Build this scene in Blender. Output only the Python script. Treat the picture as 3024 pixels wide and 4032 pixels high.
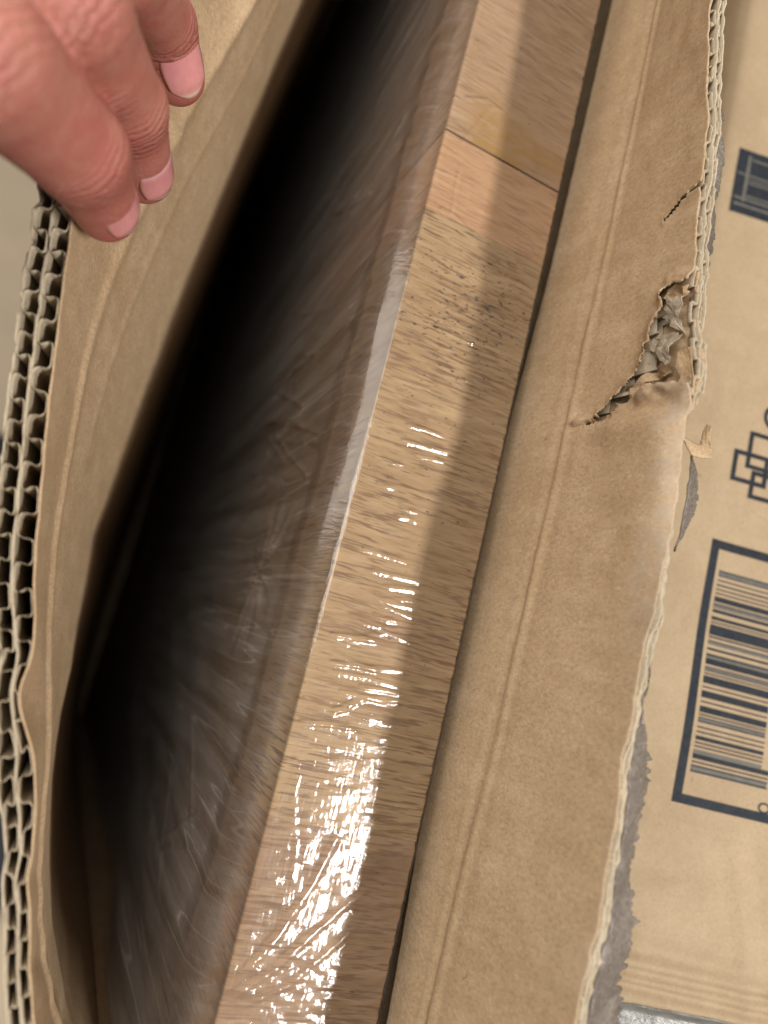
import bpy, bmesh, math, random
import numpy as np
from mathutils import Matrix, Vector

for o in list(bpy.data.objects):
    bpy.data.objects.remove(o, do_unlink=True)
S = bpy.context.scene
COL = S.collection
random.seed(7)

# ------------------------------------------------------------------ camera
cam = bpy.data.cameras.new("camera")
cam.sensor_fit = 'VERTICAL'; cam.sensor_height = 36.0; cam.sensor_width = 27.0
cam.lens = 26.0
cam.clip_start = 0.005; cam.clip_end = 50.0
cam.dof.use_dof = True; cam.dof.focus_distance = 0.172; cam.dof.aperture_fstop = 8.0
cam_o = bpy.data.objects.new("camera", cam); COL.objects.link(cam_o)
right = Vector((0.88438185, 0.23621953, 0.40257804))
upv = Vector((-0.29299684, 0.95234079, 0.0848521))
back = right.cross(upv)
m3 = Matrix((right, upv, back)).transposed()
cam_o.matrix_world = Matrix.Translation((-0.05630433, -0.03487465, 0.16469953)) @ m3.to_4x4()
S.camera = cam_o

# ------------------------------------------------------------------ light: ceiling tube, ambient and two added fill lamps
w = bpy.data.worlds.new("World"); S.world = w; w.use_nodes = True
bg = w.node_tree.nodes["Background"]
bg.inputs[0].default_value = (1.0, 0.955, 0.90, 1); bg.inputs[1].default_value = 0.215

def area(name, loc, target, sx, sy, power, color, along=(0, 1, 0)):
    l = bpy.data.lights.new(name, 'AREA'); l.shape = 'RECTANGLE'; l.size = sx; l.size_y = sy
    l.energy = power; l.color = color
    o = bpy.data.objects.new(name, l); COL.objects.link(o)
    z = (Vector(loc)-Vector(target)).normalized(); y = Vector(along); y = (y-z*y.dot(z)).normalized(); x = y.cross(z)
    o.matrix_world = Matrix.Translation(loc) @ Matrix((x, y, z)).transposed().to_4x4()
    return o
LD = Vector((0.445, -0.275, 0.85)).normalized()
KEY = Vector((0.02, -0.075, 0.0)) + LD*1.9
area("ceiling_tube_light", KEY, (0.02, -0.07, 0), 0.095, 0.50, 36.0, (1.0, 0.965, 0.92))
area("added_fill_light", (-1.55, 0.85, 1.72), (0, 0, 0), 2.2, 0.9, 45.0, (1.0, 0.95, 0.88))  # unseen soft fill, added to light the torn flap's inner face
area("added_fill_light", (-0.62, 0.30, 2.0), (0, 0, 0), 0.9, 0.6, 15.5, (1.0, 0.96, 0.91))  # steep fill lamp, added to brighten the block's wrapped wide face

S.view_settings.view_transform = 'Standard'; S.view_settings.look = 'None'
S.view_settings.exposure = 0.0; S.view_settings.gamma = 1.0
S.view_settings.use_curve_mapping = False
S.render.engine = 'CYCLES'
S.cycles.max_bounces = 6; S.cycles.transparent_max_bounces = 16
S.cycles.sample_clamp_indirect = 6.0
S.cycles.caustics_reflective = False; S.cycles.caustics_refractive = False

# ------------------------------------------------------------------ helpers
MM = 0.001
def empty(name, loc=(0, 0, 0), label=None, cat=None, group=None):
    o = bpy.data.objects.new(name, None); o.empty_display_size = 0.02; COL.objects.link(o); o.location = loc
    if label: o["label"] = label
    if cat: o["category"] = cat
    if group: o["group"] = group
    return o
def tag(o, label=None, cat=None, kind=None, group=None):
    if label: o["label"] = label
    if cat: o["category"] = cat
    if kind: o["kind"] = kind
    if group: o["group"] = group
    return o
def link(name, me, mat, parent=None, smooth=True):
    if mat is not None: me.materials.append(mat)
    if smooth: me.polygons.foreach_set("use_smooth", [True]*len(me.polygons))
    o = bpy.data.objects.new(name, me); COL.objects.link(o)
    if parent is not None:
        o.parent = parent
        # vertices are written in place coordinates: cancel the parent's own position
        o.matrix_parent_inverse = Matrix.Translation(parent.location).inverted()
    return o
def raw(name, V, F, mat, parent=None, smooth=True):
    me = bpy.data.meshes.new(name)
    me.from_pydata([tuple(v) for v in (np.asarray(V, float)*MM)], [], [tuple(int(i) for i in f) for f in F])
    me.validate(); me.update()
    return link(name, me, mat, parent, smooth)
def gridfaces(nu, nv, off=0, flip=False, keep=None):
    i, j = np.meshgrid(np.arange(nu-1), np.arange(nv-1), indexing='ij')
    a = i*nv+j+off; q = np.stack([a, a+nv, a+nv+1, a+1], -1)
    if flip: q = q[..., ::-1]
    if keep is not None: q = q[keep]
    return q.reshape(-1, 4)
def sheet(name, P, mat, parent=None, flip=False, keep=None, smooth=True):
    nu, nv = P.shape[:2]
    return raw(name, P.reshape(-1, 3), gridfaces(nu, nv, 0, flip, keep), mat, parent, smooth)
def shell(name, P, Q, mat, parent=None, keep=None, flip=False):
    """closed sheet with thickness: P one face, Q the other"""
    nu, nv = P.shape[:2]; n = nu*nv
    V = np.concatenate([P.reshape(-1, 3), Q.reshape(-1, 3)])
    k = np.ones((nu-1, nv-1), bool) if keep is None else keep
    F = [gridfaces(nu, nv, 0, flip, k), gridfaces(nu, nv, n, not flip, k)]
    # rim faces along every kept/absent border
    kp = np.pad(k, 1)
    rims = []
    I, J = np.nonzero(k)
    for di, dj, e0, e1 in ((-1, 0, (0, 0), (0, 1)), (1, 0, (1, 1), (1, 0)), (0, -1, (1, 0), (0, 0)), (0, 1, (0, 1), (1, 1))):
        b = ~kp[I+1+di, J+1+dj]
        i, j = I[b], J[b]
        a = (i+e0[0])*nv+j+e0[1]; c = (i+e1[0])*nv+j+e1[1]
        q = np.stack([a, c, c+n, a+n], -1)
        rims.append(q[:, ::-1] if flip else q)
    F = np.concatenate(F+rims)
    return raw(name, V, F, mat, parent)
def normals(P):
    du = np.gradient(P, axis=0); dv = np.gradient(P, axis=1)
    n = np.cross(du, dv); return n/np.maximum(np.linalg.norm(n, axis=-1, keepdims=True), 1e-9)
def _h(i, j, k):
    v = np.sin(i*127.1+j*311.7+k*74.7)*43758.5453; return v-np.floor(v)
def noise2(x, y, seed=0):
    x = np.asarray(x, float); y = np.asarray(y, float); x, y = np.broadcast_arrays(x, y)
    i = np.floor(x); j = np.floor(y); fx = x-i; fy = y-j
    fx = fx*fx*(3-2*fx); fy = fy*fy*(3-2*fy)
    a = _h(i, j, seed); b = _h(i+1, j, seed); c = _h(i, j+1, seed); d = _h(i+1, j+1, seed)
    return (a+(b-a)*fx+(c-a)*fy+(a-b-c+d)*fx*fy)*2-1
def fbm(x, y, seed=0, oct=3):
    v = 0; a = 1.0
    for o in range(oct):
        v = v+a*noise2(np.asarray(x)*2**o+17*o, np.asarray(y)*2**o-9*o, seed+o); a *= 0.5
    return v
def gauss(d, s): return np.exp(-0.5*(d/s)**2)
def sstep(a, b, x):
    t = np.clip((x-a)/(b-a), 0, 1); return t*t*(3-2*t)
def segdist(PX, PY, poly):
    d = np.full(np.shape(PX), 1e9)
    for (x0, y0), (x1, y1) in zip(poly[:-1], poly[1:]):
        vx, vy = x1-x0, y1-y0; t = np.clip(((PX-x0)*vx+(PY-y0)*vy)/max(vx*vx+vy*vy, 1e-9), 0, 1)
        d = np.minimum(d, np.hypot(PX-x0-t*vx, PY-y0-t*vy))
    return d
def inside(PX, PY, poly):
    r = np.zeros(np.shape(PX), bool); n = len(poly)
    for k in range(n):
        x0, y0 = poly[k]; x1, y1 = poly[(k+1) % n]
        c = ((y0 > PY) != (y1 > PY)) & (PX < (x1-x0)*(PY-y0)/((y1-y0) if y1 != y0 else 1e-9)+x0)
        r ^= c
    return r

# ------------------------------------------------------------------ materials
def newmat(name):
    m = bpy.data.materials.new(name); m.use_nodes = True
    nt = m.node_tree; nt.nodes.clear(); return m, nt
class NB:
    def __init__(s, nt): s.nt = nt
    def n(s, typ, ins=None, **kw):
        nd = s.nt.nodes.new(typ)
        for k, v in kw.items(): setattr(nd, k, v)
        for k, v in (ins or {}).items():
            if hasattr(v, 'is_output'): s.nt.links.new(v, nd.inputs[k])
            else: nd.inputs[k].default_value = v
        return nd
    def coords(s, scale, rot=(0, 0, 0), loc=(0, 0, 0)):
        t = s.n('ShaderNodeTexCoord')
        return s.n('ShaderNodeMapping', {0: t.outputs['Object'], 1: loc, 2: rot, 3: scale}).outputs[0]
    def noise(s, vec, scale=1.0, detail=4.0, rough=0.55, dist=0.0):
        return s.n('ShaderNodeTexNoise', {'Vector': vec, 'Scale': scale, 'Detail': detail, 'Roughness': rough, 'Distortion': dist}).outputs['Fac']
    def ramp(s, fac, stops, interp='LINEAR'):
        r = s.n('ShaderNodeValToRGB', {0: fac}); cr = r.color_ramp; cr.interpolation = interp
        while len(cr.elements) < len(stops): cr.elements.new(0.5)
        for e, (p, c) in zip(cr.elements, stops):
            e.position = p; e.color = (c if len(c) == 4 else (*c, 1)) if isinstance(c, tuple) else (c, c, c, 1)
        return r.outputs[0]
    def mix(s, fac, a, b, blend='MIX'):
        m = s.n('ShaderNodeMix', data_type='RGBA', blend_type=blend)
        for k, v in ((0, fac), (6, a), (7, b)):
            if hasattr(v, 'is_output'): s.nt.links.new(v, m.inputs[k])
            else: m.inputs[k].default_value = ((*v, 1) if isinstance(v, tuple) and len(v) == 3 else v)
        return m.outputs[2]
    def math(s, op, a, b=0.0):
        m = s.n('ShaderNodeMath', operation=op)
        for k, v in ((0, a), (1, b)):
            if hasattr(v, 'is_output'): s.nt.links.new(v, m.inputs[k])
            else: m.inputs[k].default_value = v
        return m.outputs[0]
    def bump(s, h, strength, dist, normal=None):
        ins = {'Height': h, 'Strength': strength, 'Distance': dist}
        if normal is not None: ins['Normal'] = normal
        return s.n('ShaderNodeBump', ins).outputs[0]
    def out(s, sh): s.n('ShaderNodeOutputMaterial', {0: sh})
    def bsdf(s, col, rough, normal=None, **kw):
        ins = {'Base Color': col if hasattr(col, 'is_output') else (*col, 1), 'Roughness': rough}
        if normal is not None: ins['Normal'] = normal
        ins.update(kw)
        return s.n('ShaderNodeBsdfPrincipled', ins).outputs[0]

def kraft(name, base, dark, light, fibre=1.0, coat=0.0, wear=False, rough=0.8):
    m, nt = newmat(name); b = NB(nt)
    big = b.noise(b.coords((28, 22, 14)), 1.0, 5, 0.6)
    c = b.mix(b.ramp(big, [(0.30, 0.0), (0.70, 1.0)]), dark, base)
    blot = b.noise(b.coords((150, 120, 70), loc=(3, 1, 2)), 1.0, 3, 0.65)
    c = b.mix(b.ramp(blot, [(0.45, 0.0), (0.72, 0.55*fibre)]), c, light)
    streak = b.noise(b.coords((900, 420, 26)), 1.0, 3, 0.6)
    c = b.mix(b.ramp(streak, [(0.50, 0.0), (0.75, 0.30*fibre)]), c, dark)
    fib = b.noise(b.coords((1500, 1300, 900)), 1.0, 2, 0.75, 0.6)
    c = b.mix(b.ramp(fib, [(0.34, 0.40*fibre), (0.52, 0.0)]), c, tuple(x*0.62 for x in dark))
    c = b.mix(b.ramp(fib, [(0.58, 0.0), (0.78, 0.45*fibre)]), c, tuple(min(1, x*1.35) for x in light))
    fleck = b.noise(b.coords((420, 260, 300), loc=(9, 5, 1)), 1.0, 2, 0.4, 2.5)
    c = b.mix(b.ramp(fleck, [(0.74, 0.0), (0.80, 0.5)]), c, tuple(x*0.35 for x in dark))
    if wear:
        at = b.n('ShaderNodeAttribute', attribute_name='wear').outputs['Fac']
        wn = b.noise(b.coords((260, 200, 220), loc=(1, 7, 3)), 1.0, 6, 0.7)
        wf = b.math('MULTIPLY', at, b.ramp(wn, [(0.36, 0.0), (0.56, 1.0)]))
        c = b.mix(b.math('MULTIPLY', wf, 0.75), c, (0.40, 0.325, 0.25))
    h = b.math('ADD', b.math('MULTIPLY', fib, 0.35), b.math('MULTIPLY', blot, 0.6))
    nrm = b.bump(h, 0.35, 0.0006)
    kw = {'Specular IOR Level': 0.25}
    if coat: kw.update({'Coat Weight': coat, 'Coat Roughness': 0.18})
    b.out(b.bsdf(c, rough, nrm, **kw)); return m
M_KRAFT = kraft('kraft_liner', (0.515, 0.37, 0.227), (0.415, 0.282, 0.16), (0.59, 0.44, 0.288), wear=True)
M_KRAFT2 = kraft('kraft_printed_panel', (0.40, 0.30, 0.19), (0.32, 0.232, 0.14), (0.46, 0.352, 0.232), fibre=0.6, rough=0.7)
M_CORE = kraft('corrugating_paper', (0.50, 0.42, 0.305), (0.40, 0.325, 0.225), (0.58, 0.50, 0.385), fibre=0.8)
M_TORN = kraft('torn_paper_backing', (0.17, 0.14, 0.115), (0.095, 0.078, 0.062), (0.27, 0.235, 0.20), fibre=1.4, coat=0.25)

def wood(name, base, dark, pore, seed, pink=0.0, marks=True):
    m, nt = newmat(name); b = NB(nt)
    L = (seed*1.7, seed*0.9, seed*0.4)
    warp = b.noise(b.coords((30, 26, 30), loc=L), 1.0, 2, 0.5)
    t = b.coords((30, 330, 24), loc=L)
    wv = b.n('ShaderNodeVectorMath', {0: t, 1: b.n('ShaderNodeCombineXYZ', {0: 0.0, 1: b.math('MULTIPLY', warp, 7.0), 2: 0.0}).outputs[0]}, operation='ADD').outputs[0]
    g1 = b.noise(wv, 1.0, 5, 0.65, 0.25)
    c = b.mix(b.ramp(g1, [(0.33, 0.0), (0.66, 1.0)]), dark, base)
    lg = b.noise(b.coords((9, 150, 9), loc=(seed, 2, 0)), 1.0, 3, 0.6, 0.3)
    c = b.mix(b.ramp(lg, [(0.44, 0.0), (0.66, 0.55)]), c, dark)
    g2 = b.noise(b.coords((120, 1500, 70), loc=L), 1.0, 2, 0.6)
    pmask = b.ramp(b.noise(b.coords((40, 40, 20), loc=(2, 3, seed)), 1.0, 3), [(0.32, 0.35), (0.68, 1.0)])
    pr = b.math('MULTIPLY', b.ramp(g2, [(0.50, 0.0), (0.61, 1.0)]), pmask)
    c = b.mix(pr, c, pore)
    g3 = b.noise(b.coords((70, 900, 60), loc=(4, 1, seed)), 1.0, 3, 0.55)
    c = b.mix(b.ramp(g3, [(0.52, 0.0), (0.72, 0.45)]), c, tuple(min(1, x*1.28) for x in base))
    big = b.noise(b.coords((22, 16, 9), loc=(seed, 0, 0)), 1.0, 3, 0.5)
    c = b.mix(b.ramp(big, [(0.42, 0.0), (0.70, 0.40)]), c, dark)
    if marks:
        at = b.n('ShaderNodeAttribute', attribute_name='speck').outputs['Fac']
        sp = b.noise(b.coords((520, 1250, 500), loc=(1, 2, 0)), 1.0, 1, 0.5)
        sm = b.noise(b.coords((130, 170, 100), loc=(6, 1, 0)), 1.0, 2, 0.5)
        sv = b.math('ADD', b.math('ADD', sp, b.math('MULTIPLY', sm, 0.25)), b.math('MULTIPLY', at, 0.22))
        c = b.mix(b.ramp(sv, [(0.875, 0.0), (0.93, 0.85)]), c, (0.03, 0.02, 0.014))
        st = b.n('ShaderNodeAttribute', attribute_name='stain').outputs['Fac']
        sn = b.noise(b.coords((200, 420, 100), loc=(5, 5, 5)), 1.0, 5, 0.6)
        c = b.mix(b.math('MULTIPLY', st, b.ramp(sn, [(0.25, 0.25), (0.6, 1.0)])), c, (0.34, 0.185, 0.055))
        kn = b.n('ShaderNodeAttribute', attribute_name='knot').outputs['Fac']
        kw_ = b.n('ShaderNodeTexWave', {'Vector': b.coords((160, 420, 100), loc=(0, 0, 0)), 'Scale': 0.55, 'Distortion': 9.0, 'Detail': 3.0, 'Detail Scale': 0.8}, bands_direction='Y').outputs['Fac']
        c = b.mix(b.math('MULTIPLY', kn, b.ramp(kw_, [(0.1, 0.9), (0.5, 0.1)])), c, (0.19, 0.085, 0.04))
    h = b.math('ADD', b.math('MULTIPLY', pr, -0.5), b.math('MULTIPLY', g1, 0.4))
    b.out(b.bsdf(c, 0.62, b.bump(h, 0.4, 0.0003), **{'Specular IOR Level': 0.3})); return m

def film_mat():
    m, nt = newmat('clear_shrink_film'); b = NB(nt)
    lw = b.n('ShaderNodeFresnel', {'IOR': 1.52})
    hi = b.noise(b.coords((120, 1500, 260), loc=(1, 2, 3)), 1.0, 3, 0.55)
    lo = b.noise(b.coords((240, 380, 90), loc=(4, 2, 3)), 1.0, 3, 0.5, 0.6)
    dg = b.noise(b.coords((30, 150, 9), rot=(0.16, 0, 0)), 1.0, 2, 0.5, 0.3)
    dl = b.noise(b.coords((30, 190, 7), rot=(0.22, 0, 0), loc=(0, 3, 1)), 1.0, 1, 0.4, 0.5)
    crl = b.ramp(b.math('ABSOLUTE', b.math('SUBTRACT', dl, 0.5)), [(0.0, 0.20), (0.014, 0.0)])
    hx = b.noise(b.coords((1050, 150, 200), loc=(2, 8, 1)), 1.0, 2, 0.5)
    nrm = b.bump(hx, 1.0, 0.000045, b.bump(hi, 0.12, 0.0002, b.bump(lo, 0.06, 0.0010)))
    g1 = b.n('ShaderNodeBsdfGlossy', {'Color': (1, 1, 1, 1), 'Roughness': 0.06, 'Normal': nrm}).outputs[0]
    g2 = b.n('ShaderNodeBsdfGlossy', {'Color': (1, 1, 1, 1), 'Roughness': 0.26, 'Normal': nrm}).outputs[0]
    nt.links.new(nrm, lw.inputs['Normal'])
    hz = b.n('ShaderNodeAttribute', attribute_name='slack').outputs['Fac']
    gl = b.n('ShaderNodeMixShader', {0: b.math('ADD', b.math('MULTIPLY', hz, 0.45), 0.12), 1: g1, 2: g2}).outputs[0]
    tr = b.n('ShaderNodeBsdfTransparent', {'Color': (0.985, 0.985, 0.985, 1)}).outputs[0]
    df = b.n('ShaderNodeBsdfDiffuse', {'Color': (0.86, 0.845, 0.81, 1), 'Roughness': 0.3, 'Normal': nrm}).outputs[0]
    tl = b.n('ShaderNodeBsdfTranslucent', {'Color': (0.81, 0.795, 0.76, 1), 'Normal': nrm}).outputs[0]
    dm = b.n('ShaderNodeMixShader', {0: 0.4, 1: df, 2: tl}).outputs[0]
    base = b.n('ShaderNodeMixShader', {0: b.math('ADD', b.ramp(lo, [(0.35, 0.015), (0.75, 0.06)]), b.math('MULTIPLY', hz, b.math('ADD', crl, b.ramp(dg, [(0.34, 0.09), (0.68, 0.24)])))), 1: tr, 2: dm}).outputs[0]
    fac = b.math('MINIMUM', b.math('MULTIPLY', lw.outputs[0], 0.72), 0.85)
    b.out(b.n('ShaderNodeMixShader', {0: fac, 1: base, 2: gl}).outputs[0]); return m
M_FILM = film_mat()

def skin():
    m, nt = newmat('skin'); b = NB(nt)
    n1 = b.noise(b.coords((95, 95, 95)), 1.0, 6, 0.7)
    c = b.mix(b.ramp(n1, [(0.32, 0.0), (0.68, 1.0)]), (0.37, 0.108, 0.085), (0.44, 0.19, 0.138))
    n2 = b.noise(b.coords((260, 260, 260), loc=(3, 3, 3)), 1.0, 4, 0.6)
    c = b.mix(b.ramp(n2, [(0.50, 0.0), (0.75, 0.5)]), c, (0.47, 0.245, 0.185))
    at = b.n('ShaderNodeAttribute', attribute_name='flush').outputs['Fac']
    c = b.mix(b.math('MULTIPLY', at, 0.75), c, (0.42, 0.11, 0.095))
    vo = b.n('ShaderNodeTexVoronoi', {'Vector': b.coords((1500, 1500, 1500)), 'Scale': 1.0}).outputs['Distance']
    cr = b.n('ShaderNodeAttribute', attribute_name='crease').outputs['Fac']
    fold = b.noise(b.coords((500, 160, 620), rot=(0.3, 0.5, 0.4)), 1.0, 3, 0.6, 0.5)
    ax = b.n('ShaderNodeAttribute', attribute_name='axial').outputs['Fac']
    wob = b.noise(b.coords((230, 230, 230), loc=(2, 4, 6)), 1.0, 3, 0.6)
    ln = b.math('POWER', b.math('ABSOLUTE', b.math('SINE', b.math('ADD', b.math('MULTIPLY', ax, 1.9), b.math('MULTIPLY', wob, 6.0)))), 0.45)
    h = b.math('ADD', b.math('MULTIPLY', vo, 0.25), b.math('MULTIPLY', b.math('ADD', b.math('MULTIPLY', ln, 1.1), fold), b.math('MULTIPLY', cr, 1.2)))
    b.out(b.bsdf(c, 0.46, b.bump(h, 0.55, 0.0008), **{'Specular IOR Level': 0.4})); return m
M_SKIN = skin()
def nailmat():
    m, nt = newmat('fingernail'); b = NB(nt)
    at = b.n('ShaderNodeAttribute', attribute_name='along').outputs['Fac']
    c = b.ramp(at, [(0.0, (0.60, 0.33, 0.33)), (0.16, (0.62, 0.37, 0.38)), (0.30, (0.62, 0.245, 0.25)), (0.86, (0.66, 0.27, 0.26)), (0.93, (0.66, 0.42, 0.33)), (0.98, (0.70, 0.52, 0.40))])
    nn = b.noise(b.coords((900, 900, 160)), 1.0, 2, 0.5)
    c = b.mix(b.ramp(nn, [(0.4, 0.0), (0.7, 0.25)]), c, (0.70, 0.40, 0.37))
    b.out(b.bsdf(c, 0.30, b.bump(nn, 0.15, 0.0003), **{'Coat Weight': 0.5, 'Coat Roughness': 0.12})); return m
M_NAIL = nailmat()
def plain(name, col, rough, var=0.12, scale=60, bump=0.0):
    m, nt = newmat(name); b = NB(nt)
    n = b.noise(b.coords((scale, scale, scale)), 1.0, 5, 0.6)
    c = b.mix(b.ramp(n, [(0.3, 0.0), (0.7, 1.0)]), tuple(x*(1-var) for x in col), tuple(min(1, x*(1+var)) for x in col))
    b.out(b.bsdf(c, rough, b.bump(n, 0.3, bump) if bump else None)); return m
def inkmat():
    m, nt = newmat('navy_flexo_ink'); b = NB(nt)
    n = b.noise(b.coords((700, 700, 700)), 1.0, 4, 0.7)
    big = b.noise(b.coords((60, 60, 60)), 1.0, 3, 0.5)
    c = b.mix(b.ramp(n, [(0.40, 0.0), (0.75, 0.30)]), (0.010, 0.015, 0.024), (0.085, 0.075, 0.06))
    c = b.mix(b.ramp(big, [(0.45, 0.0), (0.75, 0.35)]), c, (0.024, 0.030, 0.038))
    b.out(b.bsdf(c, 0.7, **{'Specular IOR Level': 0.25})); return m
M_INK = inkmat()
M_INK2 = plain('worn_grey_ink', (0.105, 0.098, 0.085), 0.7, 0.2, 500)
# ---------- shapes of the opened carton (all lengths in millimetres) ----------
def table(pts, sm=5.0):
    pts = sorted(pts); ys = np.array([p[0] for p in pts], float); xs = np.array([p[1] for p in pts], float)
    g = np.arange(-260, 460, 1.0); v = np.interp(g, ys, xs)
    k = np.exp(-0.5*(np.arange(-20, 21)/sm)**2); k /= k.sum()
    v = np.convolve(np.pad(v, 20, mode='edge'), k, mode='valid')
    return lambda y: np.interp(y, g, v)
Y0, Y1 = -146.0, 400.0
L_TOP = table([(400,-9),(330,-38),(250,-66),(180,-78),(120,-81),(80,-80.5),(53.4,-77.4),(26.6,-73.3),(-5.1,-67.1),(-32,-61.1),(-58,-54.2),(-72,-48),(-87.5,-44.5),(-109.6,-37.6),(-126,-28),(-138,-19),(-146,-10)])
L_SC = table([(400,-8),(330,-24),(250,-40),(180,-49.5),(125.5,-55.3),(79.7,-63.1),(36.6,-66.5),(13.8,-65.4),(-27.7,-59.4),(-50,-53.5),(-70,-47),(-90,-43),(-110,-36.5),(-126,-28),(-138,-19),(-146,-10)])
L_SH = table([(400,-7),(330,-16),(250,-27),(187,-34.7),(154,-38),(58,-45.5),(20,-47.2),(-16,-48.6),(-41,-46),(-62,-45),(-80,-42),(-93,-39),(-112,-33),(-124,-28),(-134,-21.5),(-146,-9.5)], 4)
L_BT = table([(400,-6),(150,-9),(0,-10),(-146,-8)])
R_SCZ = table([(400,24),(157,21),(95,19.7),(31,17.7),(-21,15.3),(-68,12.6),(-106,11),(-146,10)])
R_SCX = table([(400,43.5),(157,43.2),(31,44.2),(-68,44.4),(-146,44.2)])
R_TX = table([(400,40),(200,38),(130,38.6),(101,41.8),(70,44.6),(54,45.6),(38,48.2),(12,49),(-8,49.4),(-42,49),(-57,49.7),(-87,50),(-110,50),(-146,49)], 4)
R_TZ = table([(400,47),(130,48.2),(101,50.4),(54,51.2),(38,53.3),(12,53.5),(-8,52),(-42,51),(-74,50.7),(-87,50),(-146,48)], 4)
R_LZ = table([(400,-1),(175,-1.5),(80,-3.7),(35,-7),(8,-9.3),(-37,-11.2),(-75,-7.6),(-112,-3.5),(-146,-3)])
def left_surface(y, s):
    """s: 1 cut edge, 0 score, -1 deep in, -2 bottom"""
    y = np.asarray(y, float); s = np.asarray(s, float)
    lv = [(-2., L_BT(y), -600.+0*y), (-1., L_SH(y), -95.+0*y), (0., L_SC(y), -18.+0*y), (1., L_TOP(y), 12.+0*y)]
    return _pw(lv, y, s)
def right_surface(y, s):
    y = np.asarray(y, float); s = np.asarray(s, float)
    lv = [(-3., 43.4+0*y, -600.+0*y), (-2., 47.4+0*y, -60.+0*y), (-1.12, 47.6+0*y, R_LZ(y)-2.5), (-1., 42.2+0*y, R_LZ(y)), (0., R_SCX(y), R_SCZ(y)), (1., R_TX(y), R_TZ(y))]
    return _pw(lv, y, s)
def _pw(lv, y, s):
    x = lv[0][1]+0*s; z = lv[0][2]+0*s
    for (a, xa, za), (b, xb, zb) in zip(lv[:-1], lv[1:]):
        t = np.clip((s-a)/(b-a), 0, 1)
        m = s >= a
        x = np.where(m, xa+(xb-xa)*t, x); z = np.where(m, za+(zb-za)*t, z)
    return np.stack([x, y+0*s, z], -1)
# ------------------------------------------------------------------ ground
def slab_box(name, x0, x1, y0, y1, z0, z1, mat, parent=None):
    V = [(x, y, z) for x in (x0, x1) for y in (y0, y1) for z in (z0, z1)]
    F = [(0, 1, 3, 2), (4, 6, 7, 5), (0, 4, 5, 1), (2, 3, 7, 6), (0, 2, 6, 4), (1, 5, 7, 3)]
    return raw(name, V, F, mat, parent, smooth=False)
ZF = -606.0
fl = slab_box('floor', -2600, 2600, -2600, 2600, ZF-60, ZF, plain('floor_beige', (0.42, 0.335, 0.235), 0.6, 0.06, 25))
tag(fl, kind='structure')
# dark mat on the floor beside the carton (slightly rumpled sheet with thickness)
gy, gx = np.meshgrid(np.linspace(-420, 78, 60), np.linspace(-640, -16, 60), indexing='ij')
skew = (gx+130)*-0.32
top = np.stack([gx, np.minimum(gy+skew*(sstep(-420, 78, gy)), 400), ZF+8+1.5*fbm(gx/70, gy/70, 3)], -1)
bot = top.copy(); bot[..., 2] = ZF+0.3
mt = shell('cloth_mat', top, bot, plain('dark_navy_cloth', (0.020, 0.021, 0.028), 0.9, 0.3, 900, 0.001), flip=True)
tag(mt, 'dark navy mat lying flat on the beige floor beside the opened carton', 'mat')

# ------------------------------------------------------------------ opened carton
carton = empty('carton', (0, 0.1, ZF*MM), 'opened double-wall brown carton with torn flap, holding the wrapped wood slab', 'carton')

# --- wall that is pulled open by the hand
ya = np.concatenate([np.arange(Y0, 160, 0.8), np.arange(160, Y1+0.1, 4.0)])
sa = np.concatenate([np.linspace(1, -0.45, 75), np.linspace(-0.47, -1.25, 32), np.linspace(-1.3, -2, 10)])
def left_base(y, s):
    P = left_surface(y, s)
    yy = P[..., 1]
    edge = sstep(0.15, 1.0, s)
    dent = -1.8*gauss(yy+57, 4.0)*edge + 0.6*gauss(yy+45, 5)*edge - 0.4*gauss(yy+88, 4)*edge
    dent = dent + 0.15*fbm(yy/22, s*1.6, 4)+0.05*np.sin(2*np.pi*yy/8.6)*sstep(-1.2,-0.6,s)
    dent = dent + 0.0*yy*sstep(-1.6, -0.6, s)
    # creases of the score line, a pressed fold and its break
    brk = 0.10*noise2(yy/9, 0.0, 8)
    ridge = 0.65*gauss(s-0.0-0.008*noise2(yy/24, 1., 2), 0.035)*(1-0.9*gauss(yy-79, 2.0)) - 0.3*gauss(s+0.10, 0.05)
    ridge = ridge + 0.45*gauss(s+0.29+0.015*noise2(yy/40, 3., 5), 0.018)*sstep(-20, 30, yy)
    ridge = ridge - 0.4*sstep(0.0, 0.09, s)*gauss(s-0.12, 0.2)
    kink = 1.6*gauss(yy-79, 2.2)*gauss(s-0.04, 0.10)
    fold = 1.2*gauss(yy+58, 7)*gauss(s+0.75, 0.18) - 0.8*gauss(yy+18, 5)*gauss(s+0.95, 0.2)
    wr = 0.0
    for k, (c0_, sl, am) in enumerate([(-96, 3, .25), (-104, -2, .3), (-113, 4, .35), (-121, -3, .5), (-128, 2, .6)]):
        wr = wr + am*gauss(yy-c0_-sl*s*3, 1.8)*sstep(-0.9, 0.1, s)
    P = P.copy(); P[..., 0] += dent+ridge+kink+fold-wr
    return P
yy, ss = np.meshgrid(ya, sa, indexing='ij')
PL = left_base(yy, ss)
PL[:, 0, 2] += 0.35*noise2(ya/1.7, 0., 11)
NL = normals(PL); NL *= np.sign(-NL[..., :1])      # outward = away from the slab
c1 = 1-0.72*gauss(ya+57, 7)-0.55*sstep(-66, -84, ya)
c2 = 1-0.42*sstep(-62, -90, ya)-0.2*gauss(ya+52, 8)
LT = 0.36
D1 = LT; D2 = D1+3.5*c1; D3 = D2+LT; D4 = D3+3.0*c2; D5 = D4+LT
def off(P, N, d, dz=0.0, rows=None):
    Q = P+N*np.asarray(d)[:, None, None] if np.ndim(d) else P+N*d
    Q = Q.copy()
    if np.ndim(dz): Q[:, 0, 2] += dz
    return Q
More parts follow.
